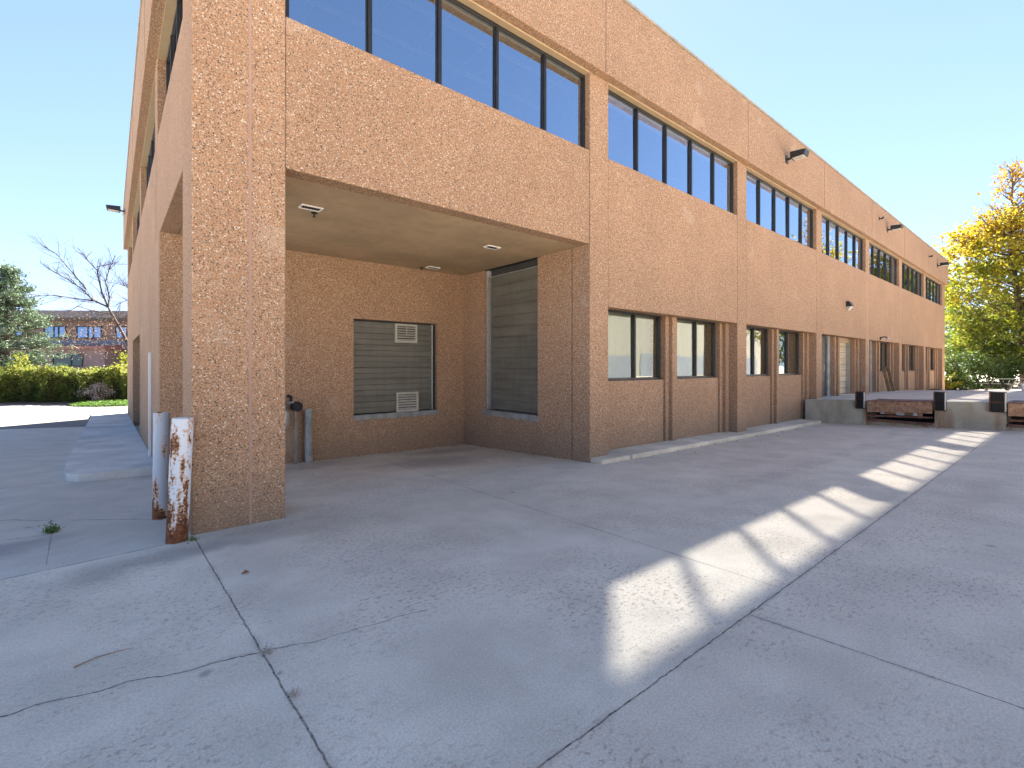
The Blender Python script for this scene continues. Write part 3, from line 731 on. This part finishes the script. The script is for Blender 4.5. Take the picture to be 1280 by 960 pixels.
# boards leaning on the wall
def board(x,label,tilt,y=5.70,l=1.25):
    z=dz(x,5.5); t=MB()
    dx=-l*math.sin(tilt); dh=l*math.cos(tilt); w=.13; th=.04
    t.hexa([(0,0,0),(th,0,0),(th,-w,0),(0,-w,0)],[(dx,.10,dh),(dx+th,.10,dh+.01),(dx+th,-w+.10,dh+.01),(dx,-w+.10,dh)])
    o=t.build('leaning_board',M['wood'],None,bevel=.004); o.location=(x,y-.02,z); tag(o,label,'board','boards leaning by the dock doors')
board(27.35,'weathered board leaning by the dock door, the darker one behind',R(28),5.66,1.30)
board(27.80,'weathered board leaning by the dock door, the paler front one',R(26),5.60,1.25)

# ================================================================== PLANTS AND NEIGHBOURS
CA=R(49.869); FW=Vector((math.cos(CA),math.sin(CA),0)); RT=Vector((math.sin(CA),-math.cos(CA),0))
def at(l,d,z=0.0):
    q=FW*d+RT*l; return Vector((q.x,q.y,z))
RZ=CA-math.pi/2                       # local x = sideways, local y = away from the viewpoint

# hedge along the far side of the road
hg=empty('hedge',at(-31,30.4,-.6),RZ); tag(hg,'long clipped yellow-green hedge along the far side of the sunlit road','hedge')
r=random.Random(11); pts=[]
for i in range(21000):
    x=r.uniform(-9,8.2); 
    top=2.05+.13*math.sin(x*1.3)+.11*math.sin(x*3.1+1)+.08*math.sin(x*7)
    if r.random()<.35: y=r.uniform(-1,1); z=top-abs(r.gauss(0,.13))+ (.22 if r.random()<.06 else 0)
    else: y=-1.0+abs(r.gauss(0,.22))+.18*math.sin(x*2.3)+.12*math.sin(x*5); z=r.uniform(.03,top)
    pts.append((x,y,z))
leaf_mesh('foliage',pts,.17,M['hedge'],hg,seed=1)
core=MB()
for i in range(20):
    x=-8.9+i*.86; core.box(x,x+.84,-.55,.8,0,1.75)
core.build('inner_twigs',M['soil'],hg)
bed=empty('hedge_bed',at(-31,29.2,G(-5,41)),RZ); tag(bed,kind='structure')
b=MB().box(-12,9,-.55,3,-.3,.05); o=b.build('hedge_bed_soil',M['soil'],bed,bevel=.02); tag(o,kind='structure')

def clump_shrub(name,label,l,d,z0,w,h,dep,mat,n,size,seed,group=None,cat='shrub'):
    t=empty(name,at(l,d,z0),RZ); tag(t,label,cat,group)
    r=random.Random(seed); pts=[]; cs=[]
    for i in range(max(8,n//90)):
        while True:
            a,b,c=r.uniform(-1,1),r.uniform(-1,1),r.uniform(0,1)
            if a*a+b*b+(c*1.05-.1)**2<1: break
        cs.append((a*w,b*dep,c*h))
    for i in range(n):
        c=r.choice(cs); s=.22*(w+h)*.5
        pts.append((c[0]+r.gauss(0,s*.55),c[1]+r.gauss(0,s*.55),max(.02,c[2]+r.gauss(0,s*.42))))
    leaf_mesh('foliage',pts,size,mat,t,seed=seed)
    st=MB()
    for c in cs[:14]: st.tube([(c[0]*.1,c[1]*.1,-.1),(c[0]*.5,c[1]*.5,c[2]*.5),c],[.04,.025,.01],5)
    st.build('stems',M['bark'],t)
    return t
clump_shrub('yellow_shrub','bright yellow-green shrub above the hedge end near the building corner',-25.0,31.6,-.5,1.4,3.5,1.0,M['yellowgreen'],2600,.17,21)
clump_shrub('yellow_shrub','small bright yellow shrub under the pine at the left edge',-32.6,31.7,-.5,.8,3.1,.7,M['yellowgreen'],1300,.16,22)
clump_shrub('twiggy_shrub','pale twiggy shrub mixed in front of the right end of the hedge',-25.3,29.3,-.5,1.3,1.35,.35,M['whitetwig'],800,.09,23)
gc=empty('ground_cover_bed',at(-23.6,28.1,G(0,34)+.0),RZ); tag(gc,kind='stuff')
r=random.Random(5); pts=[]
for i in range(6500):
    a=r.uniform(0,2*math.pi); q=math.sqrt(r.random())
    x,y=2.05*q*math.cos(a),1.5*q*math.sin(a); pts.append((x,y,r.uniform(.03,.26)*(1.15-q*q*.7)))
tag(leaf_mesh('ground_cover',pts,.10,M['cover'],gc,seed=5),kind='stuff')

# pine
pt=empty('pine_tree',at(-36.6,34.5,-.6),RZ); tag(pt,'bushy grey-green pine rising behind the hedge at the left edge','tree')
r=random.Random(31); tr=MB(); tr.tube([(0,0,-.2),(.1,0,3),(-.05,.1,6),(.05,0,9.3)],[.24,.18,.10,.02],8); tr.build('trunk',M['bark'],pt,smooth=True)
br=MB(); pts=[]
for i in range(210):
    z=.7+8.4*(r.random()**1.15); Rm=3.75*max(.06,1-(z/10.2)**1.7)
    a=r.uniform(0,2*math.pi); L=Rm*r.uniform(.55,1.05); zt=z+L*r.uniform(.02,.32)
    tip=Vector((L*math.cos(a),L*math.sin(a),zt)); st=Vector((0,0,z))
    br.tube([st,st.lerp(tip,.5)+Vector((0,0,-.1)),tip],[.045,.03,.01],4,caps=False)
    for k in range(7):
        c=st.lerp(tip,.45+.09*k)+Vector((r.gauss(0,.16),r.gauss(0,.16),r.gauss(0,.12)))
        for q in range(17):
            pts.append((c.x+r.gauss(0,.15),c.y+r.gauss(0,.15),c.z+abs(r.gauss(0,.15))))
br.build('branches',M['bark'],pt)
leaf_mesh('needles',pts,.27,M['pine'],pt,aspect=.22,seed=31)

# bare tree leaning over the brick building
bt=empty('bare_tree',at(-25.4,33.2,-.6),RZ); tag(bt,'leafless tree with fine spreading branches in front of the brick building','tree')
D0=33.2
def lp(zx,zy,dy=0.0):
    u=60+zx/8; v=300+zy/8
    return Vector(((u-640)*D0/596+25.4, dy, 1.75-(v-457)*D0/596+.6))
r=random.Random(41)
tk=MB(); tk.tube([(0.35,0,-.1),lp(890,1380),lp(800,1060,.1),lp(700,860,.05),lp(600,670)],[.17,.15,.12,.085,.06],8); tk.build('trunk',M['barklight'],bt,smooth=True)
limbs=[([(600,670),(490,610),(380,490),(250,395),(100,310)],.045,-.9),([(380,490),(330,390),(300,290),(210,165),(170,130)],.03,-1.3),
 ([(600,670),(530,530),(470,380),(440,290),(330,190),(240,100)],.042,.6),([(605,660),(560,560),(500,400),(485,270),(495,100)],.042,1.5),([(485,270),(560,170)],.02,1.5),
 ([(490,610),(390,600),(200,575),(0,610)],.03,-1.6),([(620,740),(400,700),(180,645),(60,690)],.03,1.2),([(700,860),(860,640),(790,520),(680,440),(560,410)],.035,1.0),([(860,640),(880,500),(750,370)],.025,-.6),([(860,640),(790,600),(700,620),(640,690)],.02,.4)]
lm=MB(); tips=[]
for pl_,rad,dy in limbs:
    n=len(pl_); q=[lp(x,y,dy*i/(n-1)+(0 if i==0 else r.gauss(0,.1))) for i,(x,y) in enumerate(pl_)]
    lm.tube(q,[rad*1.5*(1-.7*i/(n-1)) for i in range(n)],5,caps=False)
    for i in range(n-1):
        for k in range(5):
            a=q[i].lerp(q[i+1],r.random()); d=(q[i+1]-q[i]).normalized()
            branch(lm,a,(d+Vector((r.gauss(0,.5),r.gauss(0,.5),r.gauss(.1,.4)))),r.uniform(.5,1.4),max(.014,rad*.5),1,r,tips,.12,.05,.5,3,4)
lm.build('branches',M['barklight'],bt)
M['brownleaf']=leafmat('withered_leaves',[(.16,.09,.05),(.28,.18,.11),(.42,.32,.25)],.3,2)
pts=[]
for i in range(620):
    p=lp(r.uniform(150,920),r.gauss(930,130),r.uniform(-1.2,1.2)); pts.append(tuple(p))
leaf_mesh('withered_foliage',pts,.12,M['brownleaf'],bt,aspect=.4,seed=42)

# neighbouring brick office building
def brick(name,c0,c1):
    n=NT(name); tc=n.n('ShaderNodeTexCoord'); b=n.n('ShaderNodeTexBrick')
    n.set(b.inputs['Vector'],n.vm('ADD',n.vm('MULTIPLY',tc.outputs['Object'],(1,0,0)),n.n('ShaderNodeCombineXYZ').outputs[0]))
    xyz=n.sep(tc.outputs['Object']); cb=n.n('ShaderNodeCombineXYZ'); n.set(cb.inputs[0],xyz[0]); n.set(cb.inputs[1],xyz[2]); n.set(b.inputs['Vector'],cb.outputs[0])
    b.inputs['Scale'].default_value=1.0; b.inputs['Brick Width'].default_value=.42; b.inputs['Row Height'].default_value=.14; b.inputs['Mortar Size'].default_value=.012
    n.set(b.inputs['Color1'],c0); n.set(b.inputs['Color2'],c1); n.set(b.inputs['Mortar'],(.3,.26,.24))
    c=n.mix(1.0,b.outputs[0],n.rng(n.noise(.6),.3,.7,.85,1.15),'MULTIPLY')
    return n.done(n.pbsdf(c,.85))
M['brick']=brick('red_brown_brick',(.20,.12,.095),(.26,.155,.12)); M['pinkbrick']=brick('pinkish_brick',(.33,.215,.19),(.38,.25,.22))
M['shingle']=plain('grey_shingle_roof',(.23,.20,.185),.9,var=.25,nscale=4)
M['redmetal']=plain('reddish_roof_edge',(.36,.17,.14),.6)
M['bluewall']=plain('blue_grey_panel',(.17,.19,.24),.7)
nb=empty('brick_office_building',at(-46,54,-.6),RZ+R(4)); tag(nb,'two-storey red-brown brick office building across the road behind bare branches','building')
k=54/596
def nx(u): return (u-640)*k+46
def nz(v): return 1.75-(v-457)*k+.6
def NBX(u0,u1,y0,y1,v0,v1): return MB().box(nx(u0),nx(u1),y0,y1,nz(v0),nz(v1))
NBX(-90,330,0,12,500,398).build('wall',M['brick'],nb)
MB().hexa([(nx(-100),-.7,nz(400)),(nx(340),-.7,nz(400)),(nx(340),12,nz(400)),(nx(-100),12,nz(400))],[(nx(-100),-.6,nz(389)),(nx(340),-.6,nz(389)),(nx(330),10,nz(386)),(nx(-90),10,nz(386))]).build('roof',M['shingle'],nb,bevel=.03)
NBX(-90,330,-.75,-.705,402,398).build('gutter',M['bark'],nb)
NBX(-90,330,-.10,-.003,437,425).build('blue_band',M['bluewall'],nb)
def nwin(u0,u1,v0,v1,y=-.05,cuts=2,gm='glassfar'):
    f=MB(); x0,x1,z0,z1=nx(u0),nx(u1),nz(v1),nz(v0); w=.10
    f.box(x0,x1,y-.06,y+.04,z1-w,z1); f.box(x0,x1,y-.06,y+.04,z0,z0+w); f.box(x0,x0+w,y-.06,y+.04,z0+w,z1-w); f.box(x1-w,x1,y-.06,y+.04,z0+w,z1-w)
    for i in range(1,cuts+1):
        c=x0+(x1-x0)*(i/(cuts+1)+.12*(i%2)); f.box(c-.05,c+.05,y-.06,y+.04,z0+w,z1-w)
    o=f.build('window',M['frame'],nb)
    MB().add([(x0+w,y,z0+w),(x1-w,y,z0+w),(x1-w,y,z1-w),(x0+w,y,z1-w)],[(0,1,2,3)]).build('pane',M[gm],o)
for u in (-40,10,60,98,144,190,236): nwin(u,u+ (30 if u>90 else 26),408,423)
for u in (-40,10,62,160,210): nwin(u,u+23,444,459,gm='glassdark')
NBX(80,152,-2.6,-.01,500,437).build('entrance_wing',M['pinkbrick'],nb)
MB().hexa([(nx(76),-3.1,nz(437)),(nx(156),-3.1,nz(437)),(nx(156),-.003,nz(437)),(nx(76),-.003,nz(437))],[(nx(76),-3.1,nz(434)),(nx(156),-3.1,nz(434)),(nx(154),-.003,nz(431)),(nx(78),-.003,nz(431))]).build('entrance_roof',M['redmetal'],nb)
nwin(94,128,443,458,-2.63,1,'glassdark')

# ---------- right side: maple, shrubs, background trees
def maple(name,label,l,d,z0,seed,nclump=430,nl=44):
    t=empty(name,at(l,d,z0),RZ); tag(t,label,'tree')
    r=random.Random(seed)
    tk=MB(); tk.tube([(0.1,0,-.3),(0,0,2),(-.25,0,5),(-.7,.1,9),(-.9,.1,12.5),(-.8,.1,16.6)],[.34,.28,.22,.15,.09,.02],9); tk.build('trunk',M['bark'],t,smooth=True)
    def ax(z): 
        return -.9*min(1,max(0,(z-2)/8))
    prof=[(1.9,3.4),(3,5.0),(5,5.5),(8,4.9),(10.5,4.3),(12,3.4),(13.5,2.0),(15,1.0),(17,.35)]
    def rad(z):
        for (a,ra),(b,rb) in zip(prof,prof[1:]):
            if a<=z<=b: return ra+(rb-ra)*(z-a)/(b-a)
        return .3
    pts=[]; br=MB()
    for i in range(nclump):
        z=r.uniform(2.0,13.2) if r.random()<.93 else r.uniform(13,16.9)
        Rm=rad(z); a=r.uniform(0,2*math.pi); q=Rm*math.sqrt(r.uniform(.06,1))*r.uniform(.85,1.06)
        c=Vector((ax(z)+q*math.cos(a),q*math.sin(a),z))
        hi=z>12.6
        if i%3==0 or hi:
            z1=max(1.6,z-q*.55-.3); st=Vector((ax(z1),0,z1))
            mid=st.lerp(c,.55)+Vector((0,0,-.12*q))
            br.tube([st,mid,c],[.05+.008*q,.03,.008],4,caps=False)
            for e in range(3):
                br.tube([mid.lerp(c,r.random()),c+Vector((r.gauss(0,.5),r.gauss(0,.5),r.uniform(.1,.9)))],[.014,.004],3,caps=False)
        n=int(nl*(.28 if hi else 1)); sx=.46 if not hi else .42
        for k in range(n): pts.append((c.x+r.gauss(0,sx),c.y+r.gauss(0,sx),c.z+r.gauss(0,.19)))
    for i in range(16):
        z=1.9+i*.72; a=i*2.4+.5; q=rad(z+1)*.8; d=Vector((math.cos(a),math.sin(a),.45))
        p0=Vector((ax(z),0,z)); br.tube([p0,p0+d*q*.4+Vector((0,0,.1)),p0+d*q*.75+Vector((0,0,-.05)),p0+d*q],[.10-.004*i,.06,.035,.012],6,caps=False)
    br.build('branches',M['bark'],t)
    leaf_mesh('foliage',pts,.22,M['maple'],t,seed=seed,aspect=.8,droop=.3,jitter=1.1)
    return t
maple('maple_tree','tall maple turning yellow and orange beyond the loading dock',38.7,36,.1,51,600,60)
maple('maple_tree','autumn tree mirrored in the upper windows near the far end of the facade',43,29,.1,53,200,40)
clump_shrub('dark_shrub','dark green shrub hugging the far right corner of the building',29.9,32.5,.1,1.2,2.3,1,M['shrub'],2600,.17,61,'dark shrubs below the maple')
clump_shrub('dark_shrub','dark spreading shrub under the middle of the maple crown',32.1,32.8,.1,1.6,2.5,1,M['shrub'],3200,.17,62,'dark shrubs below the maple')
clump_shrub('dark_shrub','dark low shrub behind the dark table near the maple trunk',34.6,33.5,.1,1.5,2.2,1,M['shrub'],2600,.17,63,'dark shrubs below the maple')
clump_shrub('pale_shrub','small light green shrub at the very foot of the building corner',29.0,31.6,.1,.45,1.25,.5,M['yellowgreen'],600,.13,64)
def bgtree(label,l,d,w,h,seed,n=4200):
    t=empty('leafy_tree',at(l,d,0),RZ); tag(t,label,'tree','green trees behind the maple')
    r=random.Random(seed); tk=MB(); tk.tube([(0,0,-.3),(.1,0,h*.4),(0,.2,h*.9)],[.28,.18,.03],7); tk.build('trunk',M['bark'],t)
    pts=[]
    cs=[]
    for i in range(70):
        a=r.uniform(0,6.28); z=r.uniform(.12,1)*h; Rm=w*math.sin(min(1,(z/h))*math.pi*.82+.35); q=Rm*math.sqrt(r.random()); cs.append((q*math.cos(a),q*math.sin(a),z))
    for i in range(n):
        c=r.choice(cs); pts.append((c[0]+r.gauss(0,.55),c[1]+r.gauss(0,.55),c[2]+r.gauss(0,.4)))
    leaf_mesh('foliage',pts,.32,M['bgtree'],t,seed=seed)
    bq=MB()
    for c in cs[::3]: bq.tube([(0,0,max(.5,c[2]-1.2)),c],[.05,.01],4,caps=False)
    bq.build('branches',M['bark'],t)
bgtree('dark green tree peeking out beside the building end',46.5,50,3.0,8.0,71)
bgtree('green tree behind the left half of the maple crown',50.5,49,3.6,8.5,72)
bgtree('green tree behind the maple trunk at the right edge',56.5,50,4.2,9.0,73)
# mulch bed beyond the dock
pb=MB(); pb.hexa([tuple(at(26.9,30.6,-.4)),tuple(at(42,30.6,-.4)),tuple(at(48,40,-.4)),tuple(at(32,40,-.4))],[tuple(at(26.9,30.6,.13)),tuple(at(42,30.6,.13)),tuple(at(48,40,.25)),tuple(at(32,40,.25))])
tag(pb.build('planting_bed',M['soil'],None,bevel=.02),kind='structure')
# dark table and white pipe guard
t=empty('picnic_table',at(28.6,27.5,G(40,3)),RZ); tag(t,'dark picnic table in the shade below the maple','table')
m=MB()
for i in range(4): m.box(-.95,.95,-.38+i*.19,-.22+i*.19,.74,.78)
m.build('table_top',M['frame'],t)
for s in (-1,1):
    m=MB(); m.box(-.95,.95,s*.72-.14,s*.72+.14,.44,.48); m.build('seat',M['frame'],t)
    m=MB(); m.hexa([(s*.65-.04,-.7,0),(s*.65+.04,-.7,0),(s*.65+.04,-.6,0),(s*.65-.04,-.6,0)],[(s*.65-.04,-.25,.74),(s*.65+.04,-.25,.74),(s*.65+.04,-.15,.74),(s*.65-.04,-.15,.74)])
    m.hexa([(s*.65-.04,.6,0),(s*.65+.04,.6,0),(s*.65+.04,.7,0),(s*.65-.04,.7,0)],[(s*.65-.04,.15,.74),(s*.65+.04,.15,.74),(s*.65+.04,.25,.74),(s*.65-.04,.25,.74)])
    m.box(s*.65-.035,s*.65+.035,-.75,.75,.38,.44); m.build('leg_frame',M['frame'],t)
t=empty('pipe_guard',at(21.15,19.6,dz(28.5,1.3)),RZ); tag(t,'white curved pipe guard on the dock edge at the right border','guard rail')
MB().tube([(-.14,0,-.02),(-.14,0,.30),(-.10,0,.36),(0,0,.38),(.9,0,.38)],.05,10).build('top_rail',M['white'],t,smooth=True)
MB().tube([(.02,.0,.32),(.02,0,.12),(.07,0,.03),(.16,0,0.0),(.9,0,0)],.045,10).build('bent_pipe',M['white'],t,smooth=True)

# small weeds, litter
def weed(x,y,s,label,n=70,mat='weed',seed=1):
    t=empty('weed',(x,y,G(x,y))); tag(t,label,'weed','weeds in the concrete joints')
    r=random.Random(seed); pts=[(r.gauss(0,s*.42),r.gauss(0,s*.42),abs(r.gauss(0,s*.35))+.006) for i in range(n)]
    leaf_mesh('foliage',pts,s*.34,M[mat],t,seed=seed)
    st=MB()
    for p in pts[:5]: st.tube([(0,0,-.01),(p[0]*.8,p[1]*.8,p[2]*.7)],[.0015,.0007],3)
    st.build('stems',M[mat],t)
weed(-.45,6.68,.075,'small green weed growing from a cracked slab joint on the left',230,'weed',2)
weed(.585,5.29,.055,'flat green weed at the foot of the rusty bollard',60,'weed',3)
weed(.625,2.74,.040,'dry grassy tuft where two cracks meet in the foreground',70,'whitetwig',4)
weed(.635,2.28,.035,'dry grassy tuft in the long joint at the bottom edge',60,'whitetwig',6)
weed(.63,2.5,.018,'tiny dry tuft midway along the foreground joint',30,'whitetwig',7)
def litter(name,x,y,label,cat,pts,rad,mat):
    t=MB(); t.tube([(a,b,c) for a,b,c in pts],rad,5); o=t.build(name,mat,None); o.location=(x,y,G(x,y)); tag(o,label,cat)
litter('twig',-.02,3.3,'thin brown twig lying on the left foreground slab','twig',[(-.12,-.02,.006),(-.04,.012,.008),(.06,.015,.006),(.12,.0,.006)],[.004,.003,.0025,.001],M['wood'])
lf=MB(); lf.add([(-.03,0,.004),(0,-.022,.014),(.032,.0,.006),(.004,.02,.022)],[(0,1,2),(0,2,3)]); o=lf.build('dead_leaf',M['dryleaf'],None); o.location=(.78,4.05,G(.78,4.05)); tag(o,'single curled brown dead leaf on the slab before the big pillar','leaf')

ll=[]; r=random.Random(77)
for i in range(150):
    q=r.random()
    if q<.45: x=r.uniform(1.6,6.3); y=9.36-abs(r.gauss(0,.12))
    elif q<.6: x=6.40-abs(r.gauss(0,.08)); y=r.uniform(6.0,9.3)
    elif q<.8: x=r.uniform(7,17); y=5.20-abs(r.gauss(0,.08))
    elif q<.9: x=17.17-abs(r.gauss(0,.1)); y=r.uniform(-1,5)
    else: x=r.uniform(6.5,16); y=5.18-abs(r.gauss(0,.25))
    ll.append((x,y,G(x,y)+r.uniform(.006,.018)))
tag(leaf_mesh('leaf_litter',ll,.034,M['dryleaf'],None,seed=77),kind='stuff')
# twin building across the yard: sunlit, seen only mirrored in the ground floor glass
tw=empty('twin_building',(12,-17,0)); tag(tw,'sunlit tan building across the yard, mirrored in the pale ground floor windows','building')
TW=plain('twin_wall_concrete',(.29,.275,.245),.85,var=.1)
MB().box(-22,62,-12,0,-.5,8.4).build('wall',TW,tw)
for i in range(14): MB().box(-21+i*5.62,-16.6+i*5.62,.003,.05,.5,2.9).build('window',M['bluewall'],tw)

# ================================================================== CAMERA, SUN, SKY
cam=bpy.data.cameras.new('camera'); co=link(bpy.data.objects.new('camera',cam))
cam.sensor_width=36; cam.lens=596/1280*36; cam.shift_y=-23/1280; cam.clip_end=2000; cam.clip_start=.05
co.location=(0,0,1.75); co.rotation_euler=(R(90),0,RZ)
bpy.context.scene.camera=co

SAZ=Vector((.78,.626,0)).normalized(); SEL=math.atan(1.52*.626)
sv=Vector((SAZ.x*math.cos(SEL),SAZ.y*math.cos(SEL),math.sin(SEL)))
sun=bpy.data.lights.new('sun','SUN'); sun.energy=5.0; sun.angle=R(1.0); sun.color=(1,.93,.83)
so=link(bpy.data.objects.new('sun',sun)); so.rotation_euler=sv.to_track_quat('Z','Y').to_euler(); so.location=(30,30,40)
wd=bpy.data.worlds.new('World'); bpy.context.scene.world=wd; wd.use_nodes=True
nt=wd.node_tree; bg=nt.nodes['Background']; sky=nt.nodes.new('ShaderNodeTexSky'); sky.sky_type='NISHITA'; sky.sun_disc=False
sky.sun_elevation=SEL; sky.sun_rotation=math.atan2(sv.x,sv.y); sky.altitude=1600; sky.air_density=.9; sky.dust_density=.15; sky.ozone_density=1.6
def wv(op,a,b):
    q=nt.nodes.new('ShaderNodeVectorMath'); q.operation=op
    for i,x in enumerate((a,b)):
        if isinstance(x,tuple): q.inputs[i].default_value=x
        else: nt.links.new(x,q.inputs[i])
    return q.outputs[0]
K=(3.2,4.1,6.6)      # soft shoulder: an evenly exposed sky
nt.links.new(wv('DIVIDE',wv('MULTIPLY',sky.outputs[0],K),wv('ADD',sky.outputs[0],K)),bg.inputs[0]); bg.inputs[1].default_value=.058
sc=bpy.context.scene
sc.view_settings.view_transform='Standard'; sc.view_settings.look='None'; sc.view_settings.gamma=1; sc.view_settings.exposure=3.22
sc.cycles.max_bounces=8; sc.cycles.diffuse_bounces=4; sc.cycles.glossy_bounces=4; sc.cycles.transparent_max_bounces=12; sc.cycles.caustics_reflective=False; sc.cycles.caustics_refractive=False
sc.cycles.use_denoising=True
